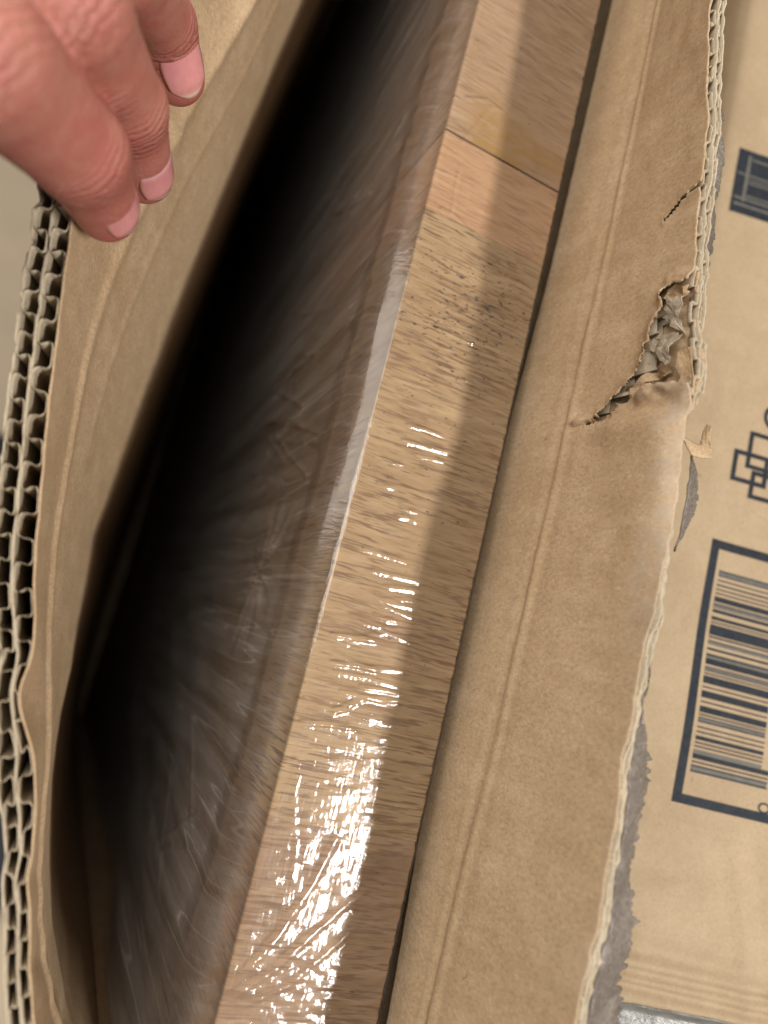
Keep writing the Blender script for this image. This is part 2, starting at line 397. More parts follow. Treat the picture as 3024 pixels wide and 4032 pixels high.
lin = shell('inner_liner', PL, off(PL, NL, D1), M_KRAFT, carton)
rowsC = np.r_[0:75:3, 78:len(sa):4, len(sa)-1]
rg = lambda k: 0.3*noise2(ya/2.1, 0., k)-0.25
PLc, NLc = PL[:, rowsC], NL[:, rowsC]
shell('middle_liner', off(PLc, NLc, D2, rg(21)), off(PLc, NLc, D3, rg(21)), M_CORE, carton)
outer = shell('outer_liner', off(PLc, NLc, D4, rg(22)), off(PLc, NLc, D5, rg(22)), M_CORE, carton)
def flutes(name, base, lo, hi, pitch, phase, side, seed, smax=1.0, parent=carton, irregular=0.0, tear=None, rows=(1.0, .95, .85, .7, .5, .35, .22, .14, .07, 0, -.07, -.14, -.22, -.32, -.5, -.75, -1.0, -1.25)):
    """one continuous fluted sheet between two liners; lo/hi functions of y give its clear gap"""
    n = int((Y1-Y0)/pitch*18)
    y = np.linspace(Y0+1, Y1-1, n); ph = 2*np.pi*(y/pitch)+phase+irregular*1.6*noise2(y/13, 0., seed)
    w = np.sin(ph); w = np.clip(w*1.18, -1, 1)
    yshift = -0.115*pitch*np.sin(2*ph)*(1+0.4*noise2(y/9, 2., seed))
    amp = 1-0.12*np.abs(noise2(y/5, 5., seed))-irregular*0.5*np.abs(noise2(y/6, 1., seed+3))
    s = np.array(rows, float)
    Yg, Sg = np.meshgrid(y+yshift, s, indexing='ij')
    B = base(Yg, Sg); N = normals(base(np.meshgrid(y, s, indexing='ij')[0], Sg)); N = N*np.sign(N[..., :1]*side)
    mid = (lo(y)+hi(y))/2; half = np.maximum((hi(y)-lo(y))/2-0.12, 0.1)
    dd = mid+half*w*amp
    A = B+N*(dd-0.085)[:, None, None]; Bk = B+N*(dd+0.085)[:, None, None]
    dz = -0.35+0.25*noise2(y/1.9, 0., seed+9)
    A[:, 0, 2] += dz; Bk[:, 0, 2] += dz
    kp = None
    if tear is not None:
        cy_ = (y[:-1]+y[1:])[:, None]/2+0*s[None, :-1]; cs_ = (s[:-1]+s[1:])[None, :]/2+0*cy_
        kp = ~(inside(cy_, cs_*36.0, tear) & (cs_ < 0.9))
    return shell(name, A, Bk, M_CORE, parent, keep=kp)
li = lambda arr: (lambda y: np.interp(y, ya, arr))
cst = lambda v: (lambda y: v+0*y)
flutes('fluting', left_base, cst(D1), li(D2), 9.2, 0.4, -1, 31)
flutes('fluting', left_base, li(D3), li(D4), 8.4, 1.9, -1, 37)

# --- wall with the torn flap, next to the slab
TEAR = [(30.5, .11), (31.0, .28), (34.0, .37), (37.5, .48), (40, .58), (43, .65), (45.5, .67), (49, .69), (52.5, .73), (53.5, .77), (56, .79), (57.5, .78), (59.5, .82), (58.5, .96), (58.2, 1.05),
        (35.2, 1.05), (35.0, .97), (36.0, .88), (36.0, .76), (35.2, .66), (35.6, .58), (34.0, .50), (32.2, .40), (30.4, .28)]
SLIT = [(82.0, 1.02), (81, .83), (79.5, .74), (78, .67)]
FH = 36.0
def right_base(y, s):
    P = right_surface(y, s).copy(); yy = P[..., 1]
    up = sstep(-0.2, 0.5, s)
    w = 0.28*fbm(yy/26, s*1.3, 14)*up+0.045*np.sin(2*np.pi*(yy+3*s)/7.9) + 0.22*fbm(yy/9, s*4, 15, 2)*up
    # rolled lower flap next to the tear, pressed line beside the score
    roll = 3.2*np.clip((s-0.72)/0.28, 0, 1)**2*sstep(36, 26, yy)*sstep(-14, 8, yy)
    pucker = -1.5*gauss(yy-27, 3.2)*sstep(0.2, 0.55, s)*sstep(1.15, 0.75, s)
    low = sstep(31.5, 29.5, yy)
    score = (-0.36+0.12*noise2(yy/11, 0., 77))*gauss(s-0.03-0.012*noise2(yy/25, 0., 78), 0.024)+0.10*gauss(s-0.09, 0.03)-0.15*gauss(s+0.16+0.03*noise2(yy/30, 0., 6), 0.05)
    strip = -0.45*gauss(s+0.45, 0.28)+0.35*noise2(yy/45, s*2, 9)*sstep(-1.4, -0.9, s)
    P[..., 0] += w+roll+pucker+score+strip-0.7*low*sstep(-0.1, 0.2, s)
    P[..., 2] += -0.8*roll + 0.25*noise2(yy/1.3, 0., 44)*sstep(0.97, 1.0, s)
    # wavy hem
    P[..., 2] += 0.5*noise2(yy/7, 0., 45)*sstep(0.8, 1.0, s)
    return P
yr = np.concatenate([np.arange(Y0, 150, 0.5), np.arange(150, Y1+0.1, 4.0)])
sr = np.concatenate([np.linspace(1, -0.3, 92), np.linspace(-0.33, -1.4, 30), np.linspace(-1.6, -3, 8)])
yy, ss = np.meshgrid(yr, sr, indexing='ij')
PR = right_base(yy, ss)
jag = lambda a, b, k: (0.55*noise2(a/0.9, b*FH/0.9, k)+0.35*noise2(a/0.4, b*FH/0.4, k+1))
pol = [(a, b*FH) for a, b in TEAR]
dT = segdist(yy, ss*FH, pol[:15]); near = gauss(dT, 1.6)
dL = segdist(yy, ss*FH, pol[15:]+[pol[0]])
PR[..., 0] -= np.where((yy < 36.5) & (ss > 0.42), (1.1+2.2*sstep(0.5, 0.75, ss)*sstep(1.05, 0.9, ss))*gauss(dL, 1.7)*(0.7+0.5*noise2(yy/1.7, ss*14, 53)), 0)
upper = (yy > 31.2) & (dT < 14) & (dL > 0.6)
PR[..., 0] -= np.where(upper, 2.2*gauss(dT, 1.7)*(0.5+0.7*np.abs(noise2(yy/2.3, ss*9, 51))), 0)
dS = segdist(yy, ss*FH, [(a, b*FH) for a, b in SLIT])
PR[..., 0] -= 0.5*gauss(dS, 0.8)
cy = (yr[:-1]+yr[1:])[:, None]/2+0*sr[None, :-1]; cs = (sr[:-1]+sr[1:])[None, :]/2+0*cy
hole = inside(cy+jag(cy, cs, 61), cs*FH+jag(cs*40, cy/20, 63), pol)
slit = segdist(cy, cs*FH, [(a, b*FH) for a, b in SLIT]) < 0.55+0.25*noise2(cy/0.8, cs*40, 65)
NR = normals(PR); NR *= np.sign(NR[..., :1])
rin = shell('inner_liner', PR, PR+NR*0.35, M_KRAFT, carton, keep=~(hole | slit))
wear = 0.8*gauss(dL, 1.3)*(ss > 0.55)*(yy < 37) + 0.9*sstep(0.70, 0.93, ss)*sstep(34, 30, yy)*sstep(-30, 4, yy) + 0.35*sstep(0.93, 1.0, ss)*sstep(2, -20, yy)
wv = np.concatenate([wear.ravel(), wear.ravel()])
at = rin.data.attributes.new('wear', 'FLOAT', 'POINT'); at.data.foreach_set('value', wv.astype(np.float32)[:len(rin.data.vertices)])
ct = 1-0.35*sstep(20, -10, yr)-0.25*gauss(yr+40, 14)
d1 = 0.35; d2 = d1+1.95*ct; d3 = d2+0.38; d4 = d3+1.25*ct; d5 = d4+0.35
step = np.r_[0:len(yr):2]; rows = np.r_[0:92:3, 95:len(sr):3, len(sr)-1]
PRb = right_base(*np.meshgrid(yr[step], sr[rows], indexing='ij')); NRb = normals(PRb); NRb *= np.sign(NRb[..., :1])
# gap in the middle liner where the flap is torn through
rr = lambda k, a=0.45: a*noise2(yr[step]/1.6, 0., k)+0.3*noise2(yr[step]/6, 0., k+1)
def sh2(name, da, db, mat, k, keep=None, lift=0.0):
    A = PRb+NRb*da[step][:, None, None]; B = PRb+NRb*db[step][:, None, None]
    z = rr(k)+lift; A[:, 0, 2] += z; B[:, 0, 2] += z
    return shell(name, A, B, mat, carton, keep=keep)
cyb = (yr[step][:-1]+yr[step][1:])[:, None]/2+0*sr[rows][None, :-1]; csb = (sr[rows][:-1]+sr[rows][1:])[None, :]/2+0*cyb
holeb = inside(cyb, csb*FH, pol) & (csb < 0.93)
sh2('middle_liner', d2, d3, M_CORE, 71, keep=~holeb)
sh2('outer_liner', d4, d5, M_CORE, 73, lift=-0.2)
ri = lambda arr: (lambda y: np.interp(y, yr, arr))
RROWS = (1.0, .95, .85, .7, .5, .35, .22, .14, .07, 0, -.07, -.14, -.22, -.32, -.5, -.7, -.88)
flutes('fluting', right_base, cst(d1), ri(d2), 7.9, 0.9, 1, 81, irregular=0.8, tear=pol, rows=RROWS)
flutes('fluting', right_base, ri(d3), ri(d4), 6.6, 2.2, 1, 87, irregular=0.9, rows=RROWS)
# crumpled paper inside the tear and the torn scraps over it
pg, qg = np.meshgrid(np.linspace(28.5, 61.5, 34), np.linspace(0.08, 0.995, 36), indexing='ij')
CP = right_base(pg, qg); NC = normals(CP); NC *= np.sign(NC[..., :1])
CP = CP+NC*(2.3+1.0*fbm(pg/3.2, qg*10, 91, 2))[..., None]
shell('crumpled_paper', CP, CP+NC*0.25, M_KRAFT, carton)
def scrap(poly, depth, seed, mat=M_TORN, name='paper_scrap', tilt=1.0):
    poly = np.array(poly, float); c = poly.mean(0)
    rings = []
    for f in (1.0, 0.72, 0.38):
        pts = []
        for k in range(len(poly)):
            a, b_ = poly[k], poly[(k+1) % len(poly)]
            for t in (0, 0.25, 0.5, 0.75):
                p = a+(b_-a)*t; j = 0.16 if f == 1.0 else 0.05
                p = c+(p-c)*f+np.array([random.uniform(-j, j)*2.2, random.uniform(-j, j)*0.07]); pts.append(p)
        rings.append(np.array(pts))
    n = len(rings[0]); R = np.concatenate(rings+[c[None]])
    P = right_base(R[:, 0], np.minimum(R[:, 1], 1.0))
    l = (R[:, 0]-c[0])*0.16*tilt+1.0*fbm(R[:, 0]/2.6, R[:, 1]*13, seed, 2)
    P[:, 0] -= depth+l
    Fs = []
    for k in range(2):
        for i in range(n):
            Fs.append((k*n+i, k*n+(i+1) % n, (k+1)*n+(i+1) % n, (k+1)*n+i))
    Fs += [(2*n+i, 2*n+(i+1) % n, 3*n) for i in range(n)]
    Q = P+np.array([0.22, 0, 0]); m_ = len(P)
    Fs2 = [tuple(m_+i for i in f[::-1]) for f in Fs]
    rim = [(i, i+m_, (i+1) % n+m_, (i+1) % n) for i in range(n)]
    return raw(name, np.concatenate([P, Q]), Fs+Fs2+rim, mat, carton, smooth=False)
M_PALE = kraft('pale_torn_fibre', (0.43, 0.36, 0.27), (0.32, 0.255, 0.18), (0.52, 0.455, 0.36), fibre=1.2)
scrap([(48.5, .69), (48.5, .86), (46.5, .93), (43, .84), (40.5, .83), (42, .77), (45.5, .67)], 0.6, 101, M_PALE, tilt=-1)
scrap([(54, .80), (56, .83), (55.5, .92), (54, .95), (51.5, .89), (47.5, .92), (50, .82), (52.5, .76)], 0.3, 102, M_PALE, tilt=1)
scrap([(43, .65), (41.5, .77), (40, .82), (39, .68), (38.5, .59), (34, .56), (33.6, .48), (37.5, .51), (39.5, .58)], -0.9, 104, M_KRAFT, tilt=.5)
scrap([(43.5, .87), (43.8, .97), (35, .99), (36, .88)], -0.2, 105, M_KRAFT, tilt=.2)
scrap([(57.5, .77), (59, .83), (58, .95), (56, .95), (56, .85), (55.5, .80)], 0.1, 106, M_KRAFT, tilt=.6)

# rough grey backing torn loose along the hem of the flap
WD = table([(-20, 0.0), (-33, 0.4), (-38, 3.2), (-44, 7.2), (-47, 4.4), (-54, 4.2), (-63, 3.6), (-69, 5.2), (-73, 7.0), (-79, 6.4), (-88, 7.8), (-100, 9.5), (-130, 8.5), (-140, 3), (-146, 2)], 1.6)
def hem(name, y0, y1, wf, seed, drop, dn):
    y = np.arange(y0, y1, 0.28); v = np.linspace(0, 1, 11)
    Yg, Vg = np.meshgrid(y, v, indexing='ij')
    B = right_base(Yg, 1.0+0*Yg)
    base_off = np.interp(y, yr, d5)[:, None]
    wd = 1.7*wf(y)*(1+0.16*noise2(y/1.1, 0., seed)+0.10*noise2(y/0.45, 0., seed+1))
    wd = np.maximum(wd, 0.05)[:, None]
    P = B.copy()
    P[..., 0] += base_off+0.1+wd*Vg*0.93
    P[..., 2] += -0.5-drop*wd*Vg**1.3*0.55 + 0.45*fbm(Yg/2.4, Vg*3, seed+4)*Vg - dn
    P[..., 1] += 0.25*noise2(Yg/0.7, Vg*7, seed+6)*Vg
    Q = P.copy(); Q[..., 2] -= 0.3
    return shell(name, P, Q, M_TORN, carton, flip=True)
tag(hem('torn_backing', -143, -22, WD, 111, 0.75, 0.0), 'rough grey paper backing torn loose along the hem of the flap')
WU = table([(60, 0), (66, .4), (74, 2.4), (80, .8), (86, 2.0), (92, 2.6), (97, .6), (104, 1.8), (110, .3), (113, 0)], 1.2)
hem('torn_backing', 60, 114, WU, 121, 0.5, 0.4)
WM = table([(2, 0), (6, 1.4), (14, 2.6), (19, 2.2), (21, 0.2), (23, 0)], 1.0)
hem('torn_backing', 1, 24, WM, 131, 0.6, 1.2)
# a curl of torn liner standing off the hem
t = np.linspace(0, 1, 26); v = np.linspace(-1, 1, 7)
Tg, Vg = np.meshgrid(t, v, indexing='ij')
cx = 52.2+2.8*np.sin(Tg*2.4)+8.5*Tg; cyy = 24.0+9.0*Tg**1.5-2.2*np.sin(Tg*3.1); cz = 49.5-3.5*Tg+1.6*np.sin(Tg*5)
wid = (2.9*(1-Tg)+1.1)*(1+0.25*noise2(Tg*9, 0., 5))
P = np.stack([cx+Vg*wid*0.25+0.3*noise2(Tg*8, Vg*2, 7), cyy-Vg*wid*0.75*(1-0.6*Tg), cz+Vg*wid*0.45], -1)
Nn = normals(P)
shell('torn_curl', P, P+Nn*0.3, M_KRAFT, carton)

# --- carton ends and bottom, plain double-wall panels with a bevelled inner skin
def panel(name, x0, x1, y0, y1, z0, z1, mat):
    bm = bmesh.new(); bmesh.ops.create_cube(bm, size=1.0)
    for v_ in bm.verts:
        v_.co = Vector((((x0+x1)/2+v_.co.x*(x1-x0)), ((y0+y1)/2+v_.co.y*(y1-y0)), ((z0+z1)/2+v_.co.z*(z1-z0))))*MM
    bmesh.ops.bevel(bm, geom=bm.edges[:], offset=0.0008, segments=2, affect='EDGES')
    me = bpy.data.meshes.new(name); bm.to_mesh(me); bm.free()
    return link(name, me, mat, carton, smooth=False)
panel('end_panel', -15, 46, Y0-7.2, Y0-0.6, -599, -14, M_KRAFT)
panel('end_panel', -13, 46, Y1+0.6, Y1+7, -599, 10, M_KRAFT)
panel('bottom_panel', -14, 48, Y0-7, Y1+7, ZF+0.05, -600.2, M_KRAFT)

# ------------------------------------------------------------------ wood slab in shrink film
TH = 38.0; SB = -598.0
slab = empty('butcher_block', (0.019, 0.1, SB*MM), 'shrink-wrapped butcher block of glued wood staves standing inside the opened carton', 'wood block')
def stave(y0, y1, mat, seed, rag=0.06):
    n = max(4, int((y1-y0)/0.7)); y = np.linspace(y0, y1, n)
    r = 0.5
    zs = np.concatenate([[SB], np.linspace(-300, -20, 8), [-r]])
    prof = [(0, z) for z in zs]+[(r*0.3, -r*0.3), (r, 0)]+[(x, 0) for x in np.linspace(2, TH-2, 44)]+[(TH-r, 0), (TH-r*0.3, -r*0.3)]+[(TH, z) for z in zs[::-1]]
    prof = np.array(prof); m_ = len(prof)
    P = np.zeros((n, m_, 3)); P[..., 0] = prof[:, 0]; P[..., 2] = prof[:, 1]; P[..., 1] = y[:, None]
    lN = (np.abs(prof[:, 0]) < 1.0) & (prof[:, 1] > -1); rN = (prof[:, 0] > TH-1) & (prof[:, 1] > -1)
    P[:, rN, 0] += (rag*2.2*noise2(y/1.1, 0., seed)+rag*2*noise2(y/0.5, 3., seed))[:, None]
    P[:, lN, 0] += (rag*noise2(y/1.4, 0., seed+1))[:, None]
    V = P.reshape(-1, 3); F = [tuple(f) for f in gridfaces(n, m_, 0, False)]
    F += [tuple((i+1)*m_+0 if k == 0 else (i*m_ if k == 1 else (i*m_+m_-1 if k == 2 else (i+1)*m_+m_-1)) for k in range(4)) for i in range(n-1)]
    F += [tuple(range(m_)), tuple((n-1)*m_+k for k in range(m_-1, -1, -1))]
    o = raw('stave', V, F, mat, slab, smooth=False)
    me = o.data; co = np.zeros(len(me.vertices)*3); me.vertices.foreach_get('co', co); co = co.reshape(-1, 3)*1000
    X, Yv, Z = co.T; topf = (Z > -2)
    speck = 0.55*gauss(Yv-58, 13)*gauss(X-17, 13)+0.16*gauss(Yv-30, 26)+0.22*gauss(Yv-70, 14)*sstep(10, 30, X)
    speck = np.where((Yv > -35) & (Yv < 82), speck, 0.03)*topf
    stain = (0.95*gauss(Yv-112, 4.5+2*np.sin(X/7))*sstep(1, 12, X)+0.9*gauss(Yv-105.6, 0.9)*sstep(6, 12, X)*sstep(34, 20, X))*(Yv > 104.6)*topf
    knot = topf*np.maximum(gauss(np.hypot((X-19)/11, (Yv+27.5-0.12*(X-19))/4.2), 0.75), gauss(np.hypot((X-28)/9, (Yv+31)/3.0), 0.7)*0.9)
    for nm, val in (('speck', speck), ('stain', stain), ('knot', knot)):
        a_ = me.attributes.new(nm, 'FLOAT', 'POINT'); a_.data.foreach_set('value', val.astype(np.float32))
    return o
W1 = wood('wood_pale', (0.435, 0.292, 0.155), (0.315, 0.192, 0.09), (0.135, 0.066, 0.03), 1)
W2 = wood('wood_rosy', (0.50, 0.31, 0.17), (0.42, 0.23, 0.115), (0.28, 0.145, 0.075), 2)
W3 = wood('wood_tan', (0.435, 0.285, 0.168), (0.345, 0.206, 0.11), (0.22, 0.122, 0.066), 3)
W4 = wood('wood_brown', (0.375, 0.238, 0.132), (0.25, 0.142, 0.073), (0.155, 0.078, 0.037), 4)
for k, (a_, b_, m_) in enumerate([(-141.5, -74.06, W4), (-74, 80.94, W1), (81, 104.25, W2), (104.95, 176, W3), (176.1, 256, W1), (256.1, 330, W4), (330.1, 394, W3)]):
    stave(a_, b_, m_, 140+7*k)

# shrink film: one sheet from the far side, over the end face, down the open side
yf = np.concatenate([np.arange(-141, 150, 0.34), np.arange(150, 394, 3.0)])
qx = np.concatenate([[38.5, 38.55, 38.55, 38.45, 38.1], np.linspace(37.4, 0.6, 62)])
qz = np.concatenate([[-60, -12, -2.0, -0.1, 0.55], np.full(62, 0.7)])
q_left = [(-0.15, 0.45), (-1.0, 0.0), (-2.0, -0.6), (-3.2, -1.4), (-4.3, -2.4), (-5.2, -3.6), (-5.9, -5.2), (-6.3, -7.2), (-6.45, -9.5), (-6.4, -12.5), (-6.2, -15.5)]
zd = np.concatenate([np.arange(-18, -130, -1.5), np.arange(-133, -420, -14)])
xd = np.interp(-zd, [18, 40, 80, 160, 420], [-6.0, -5.2, -4.0, -2.6, -1.3])
fx = np.concatenate([qx, [p[0] for p in q_left], xd]); fz = np.concatenate([qz, [p[1] for p in q_left], zd])
Yf, _ = np.meshgrid(yf, fx, indexing='ij')
FX = np.tile(fx, (len(yf), 1)); FZ = np.tile(fz, (len(yf), 1))
topm = sstep(0.0, 3.0, FX)*sstep(38.3, 36.5, FX)*(FZ > 0.2)
side = (FX < 0)*sstep(0, -3, FX)
hgt = 0.04*fbm(FX/9, Yf/5, 151)
rng = np.random.RandomState(5)
for k in range(150):        # short stretched wrinkles across the end face
    y0_ = rng.uniform(-120, 145); x0_ = rng.uniform(3, 33); ln = rng.uniform(3, 11); sg = rng.uniform(0.24, 0.42); am = rng.uniform(0.04, 0.14); sl = rng.uniform(-0.10, 0.14)
    am *= 0.45 if y0_ < -8 else 1.0
    sel = slice(*np.searchsorted(yf, [y0_-8, y0_+8]))
    hgt[sel] += am*gauss(Yf[sel]-y0_-sl*(FX[sel]-x0_), sg)*gauss(FX[sel]-x0_, ln*0.45)
for (line, am, sg) in [([(3, -106), (9, -97), (14, -86), (17, -76)], 0.55, 0.9), ([(2, -110), (10, -104), (18, -95), (27, -86)], 0.6, 0.8), ([(4, -112), (14, -107), (24, -97), (27, -93)], 0.45, 0.7),
                       ([(3, -60), (5, -70), (8, -79), (9, -86)], 0.2, 0.5),
                       ([(9, -49), (16, -44), (25, -43)], 0.35, 0.5), ([(8, -33), (17, -28), (24, -29)], 0.3, 0.4), ([(9, -20), (14, -21), (22, -19)], 0.3, 0.4), ([(8, -18), (15, -22), (23, -23)], 0.3, 0.35),
                       ([(6, -36), (15, -37), (24, -36)], 0.32, 0.4), ([(7, -40), (16, -39.5), (24, -40)], 0.32, 0.4), ([(9, 52), (16, 54), (22, 50)], .3, .45), ([(12, 40), (20, 38.5), (26, 36)], .34, .5), ([(5, 82), (9, 82), (14, 80), (19, 79)], .45, .7), ([(6, 103), (12, 118), (22, 117)], .2, .5),
                       ([(4, 116), (10, 119), (15, 118.5)], .4, .5), ([(7, 96), (7.5, 88), (8, 82)], .3, .35), ([(31, 88), (31.5, 78), (32, 70)], .26, .35), ([(31, -92), (28, -104)], .24, .3)]:
    ln = np.array(line); sel = slice(*np.searchsorted(yf, [ln[:, 1].min()-5, ln[:, 1].max()+5]))
    hgt[sel] += am*(0.62 if ln[:, 1].mean() > -50 else 0.36)*gauss(segdist(FX[sel], Yf[sel], line), sg*0.62)
for k in range(30):
    y0_ = -52+115*((k*0.618034) % 1.0); x0_ = rng.uniform(8, 23); hl = rng.uniform(2.0, 6.5); sl = rng.uniform(-0.02, 0.16); sg = rng.uniform(0.26, 0.38)
    ln = [(x0_-hl, y0_-sl*hl), (x0_, y0_+rng.uniform(-.4, .4)), (x0_+hl, y0_+sl*hl)]
    sel = slice(*np.searchsorted(yf, [y0_-6, y0_+6]))
    hgt[sel] += sg*rng.uniform(0.55, 0.95)*gauss(segdist(FX[sel], Yf[sel], ln), sg)
crimp = 0.06*noise2(FX/2.6, Yf/1.1, 161)*sstep(-30, -95, Yf)      # fine crimping in the slack part
FZn = FZ+topm*np.maximum(hgt+crimp, -0.4)
# open side: stretched folds, a pucker with rays, slack towards the near end
fold = 0.42*noise2(Yf/4.6-FZ/44, FZ/90, 171)*sstep(-60, 30, Yf)+0.16*noise2(Yf/2.2-FZ/22, FZ/60, 172)*sstep(0, 60, Yf)+0.5*noise2(Yf/13+FZ/45, FZ/40, 173)*sstep(20, -60, Yf)
rr_ = np.hypot(Yf+19, FZ+44); th = np.arctan2(FZ+44, Yf+19)
star = 0.9*np.sin(th*9+2*noise2(th*2, 0*th, 3))*gauss(rr_-4, 9)+0.5*np.sin(th*17)*gauss(rr_-3, 5)
slack = -5.0*sstep(-60, -125, Yf)*gauss(FZ+70, 45)+0.9*np.sin((Yf*0.5+FZ*0.2)/6.2)*sstep(-65, -110, Yf)*sstep(-12, -50, FZ)
sidec = 0*FX
for k in range(34):      # long taut creases running down the open side
    y0_ = rng.uniform(-125, 150); z0_ = rng.uniform(-6, -60); L_ = rng.uniform(20, 70); sl = rng.uniform(0.05, 0.42) if y0_ > -30 else rng.uniform(-0.5, 0.7)
    ln = [(y0_, z0_), (y0_+sl*L_*0.5, z0_-L_*0.5+rng.uniform(-3, 3)), (y0_+sl*L_, z0_-L_)]
    ys = [p[0] for p in ln]; sel = slice(*np.searchsorted(yf, [min(ys)-5, max(ys)+5]))
    sidec[sel] -= rng.uniform(0.25, 0.6)*gauss(segdist(Yf[sel], FZ[sel], ln), rng.uniform(0.4, 0.8))
band = -0.9*gauss(FZ+7, 4)*(0.5+0.5*noise2(Yf/14, 0., 175))
FXn = FX+side*(fold*sstep(-2, -16, FZ)*1.2+star+slack+band+sidec)
FXn = np.where(FX < -0.5, np.minimum(FXn, -0.45), FXn)
PF = np.stack([FXn, Yf, FZn], -1)
film = sheet('shrink_film', PF, M_FILM, slab, flip=False)
sl_ = (sstep(-0.5, -3.0, FX)*(0.35+0.65*sstep(-6, -22, FZ))).ravel().astype(np.float32)
a_ = film.data.attributes.new('slack', 'FLOAT', 'POINT'); a_.data.foreach_set('value', sl_)
tag(film, 'clear wrinkled shrink film stretched over the slab')
# ------------------------------------------------------------------ second carton with printed panel
box2 = empty('printed_carton', (0.22, 0.08, ZF*MM), 'closed brown carton printed in navy with a barcode, standing behind the torn flap', 'carton')
A16 = math.radians(16); U3 = np.array([math.cos(A16), 0, math.sin(A16)]); N3 = np.array([-math.sin(A16), 0, math.cos(A16)]); P03 = np.array([98.0, 0, -7.7])
V0, V1 = -190.0, 360.0
def hface(u, v):
    u = np.asarray(u, float); v = np.asarray(v, float)
    h = 0.9*fbm(u/60, v/60, 201, 2)+0.18*fbm(u/14, v/18, 203, 2)
    h = h-1.7*gauss(v+94.0+0.04*(u-20), 2.6)*sstep(75, 30, u)-1.6*gauss(v+99.6+0.02*(u-15), 1.1)+1.1*gauss(v+97.2, 1.5)-1.5*gauss(v+103.2+0.03*(u-15), 1.0)+0.7*gauss(v+101.3, 1.0)
    h = h-1.0*gauss(v+72.5-0.05*(u-10), 2.8)*sstep(55, 20, u)
    h = h+0.7*gauss((u-44)+0.30*(v+70), 2.2)*sstep(-50, -66, v)-0.8*gauss((u-50)+0.25*(v+75), 2.5)*sstep(-48, -64, v)
    h = h-3.0*sstep(-106.5, -110, v)
    h = h-1.8*np.exp(-np.maximum(u-2.5, 0)/1.6)          # rounded shoulder
    return h
def face(u, v, lift=0.0):
    u = np.asarray(u, float); v = np.asarray(v, float); u, v = np.broadcast_arrays(u, v)
    P = P03+u[..., None]*U3+(hface(u, v)+lift)[..., None]*N3
    P = P.copy(); P[..., 1] = v+P[..., 1]
    return P
vv = np.concatenate([np.arange(V0, -112, 4), np.arange(-112, -60, 0.7), np.arange(-60, 200, 2.0), np.arange(200, V1+.1, 8)])
uu = np.concatenate([np.linspace(2.5, 8, 12), np.linspace(9, 80, 56), np.linspace(85, 290, 22)])
Vg, Ug = np.meshgrid(vv, uu, indexing='ij')
TOP = face(Ug, Vg)
e0 = TOP[:, :1]; lowl = [e0+np.array([dx, 0, dz]) for dx, dz in ((-0.9, -1.2), (-1.6, -3.0), (-2.0, -8.0), (-8, -40.0), (-34, -90.0))]
fl_ = e0.copy(); fl_[..., 0] -= 34; fl_[..., 2] = ZF+0.1
e1 = TOP[:, -1:]; er = [e1+np.array([dx, 0, dz]) for dx, dz in ((1.2, -1.0), (1.8, -3.0), (1.8, -40.0))]
fr_ = e1.copy(); fr_[..., 0] += 1.8; fr_[..., 2] = ZF+0.1
B2 = np.concatenate([fl_]+lowl[::-1]+[TOP]+er+[fr_], axis=1)
nu, nv = B2.shape[:2]
F = [tuple(f) for f in gridfaces(nu, nv, 0, True)]+[tuple(range(nv)), tuple((nu-1)*nv+k for k in range(nv-1, -1, -1))]
F += [(i*nv, i*nv+nv-1, (i+1)*nv+nv-1, (i+1)*nv) for i in range(nu-1)]
raw('body', B2.reshape(-1, 3), F, M_KRAFT2, box2)
def prints(name, quads, mat, lift=0.14, label=None):
    V, F = [], []
    for (u0, u1, v0, v1) in quads:
        a = max(2, int(abs(u1-u0)/2)+2); b = max(2, int(abs(v1-v0)/2)+2)
        vg, ug = np.meshgrid(np.linspace(min(v0, v1), max(v0, v1), b), np.linspace(u0, u1, a), indexing='ij')
        F += [tuple(int(i) for i in f) for f in gridfaces(b, a, len(V), True)]
        V += [tuple(p) for p in face(ug, vg, lift).reshape(-1, 3)]
    o = raw(name, V, F, mat, box2)
    if label: o["label"] = label
    return o
def outline(u0, u1, v0, v1, t): return [(u0, u0+t, v0, v1), (u1-t, u1, v0, v1), (u0+t, u1-t, v0, v0+t), (u0+t, u1-t, v1-t, v1)]
prints('barcode_frame', outline(20.0, 76, -53.3, 24.9, 2.7), M_INK, label='navy rectangular frame printed around the barcode')
dark = [(11.6, 11.1), (10.2, 9.8), (7.8, 6.2), (3.9, 2.9), (1.7, 0.7), (-0.8, -3.9), (-4.3, -4.8), (-7.8, -8.5), (-9.6, -10.2), (-11, -12.8), (-16.2, -18.4), (-20.6, -22.6), (-25.1, -26.9), (-31, -31.4), (-33.7, -34.8), (-38.8, -40.2), (15.9, 15.5), (14.3, 14.0), (5.7, 5.3), (-5.6, -5.9), (-14.5, -14.8), (-13.4, -13.7), (-28.3, -28.6), (-29.4, -29.8), (-36.5, -36.9), (-42, -42.4), (-43.5, -44)]
grey = [(15.5, 14.3), (5.3, 4.3), (-5.9, -6.9), (-13.7, -14.5), (-28.6, -29.4), (-37.6, -38.7), (-42.4, -43.5), (-10.2, -10.9)]
dv = sorted([(max(a), min(a)) for a in dark+grey], reverse=True)
dark += [((p[1]+q[0])/2+0.2, (p[1]+q[0])/2-0.2) for p, q in zip(dv[:-1], dv[1:]) if p[1]-q[0] > 1.25]
prints('barcode', [(24.0, 48.4 if v0 < -38 else 46.0, v0, v1) for v0, v1 in dark], M_INK, label='black and grey barcode bars printed on the carton')
prints('barcode_ink', [(24.0, 48.2 if v0 < -38 else 45.9, v0, v1) for v0, v1 in grey], M_INK2, lift=0.10)
em = outline(22.5, 34.6, 44.6, 54.9, 1.5)
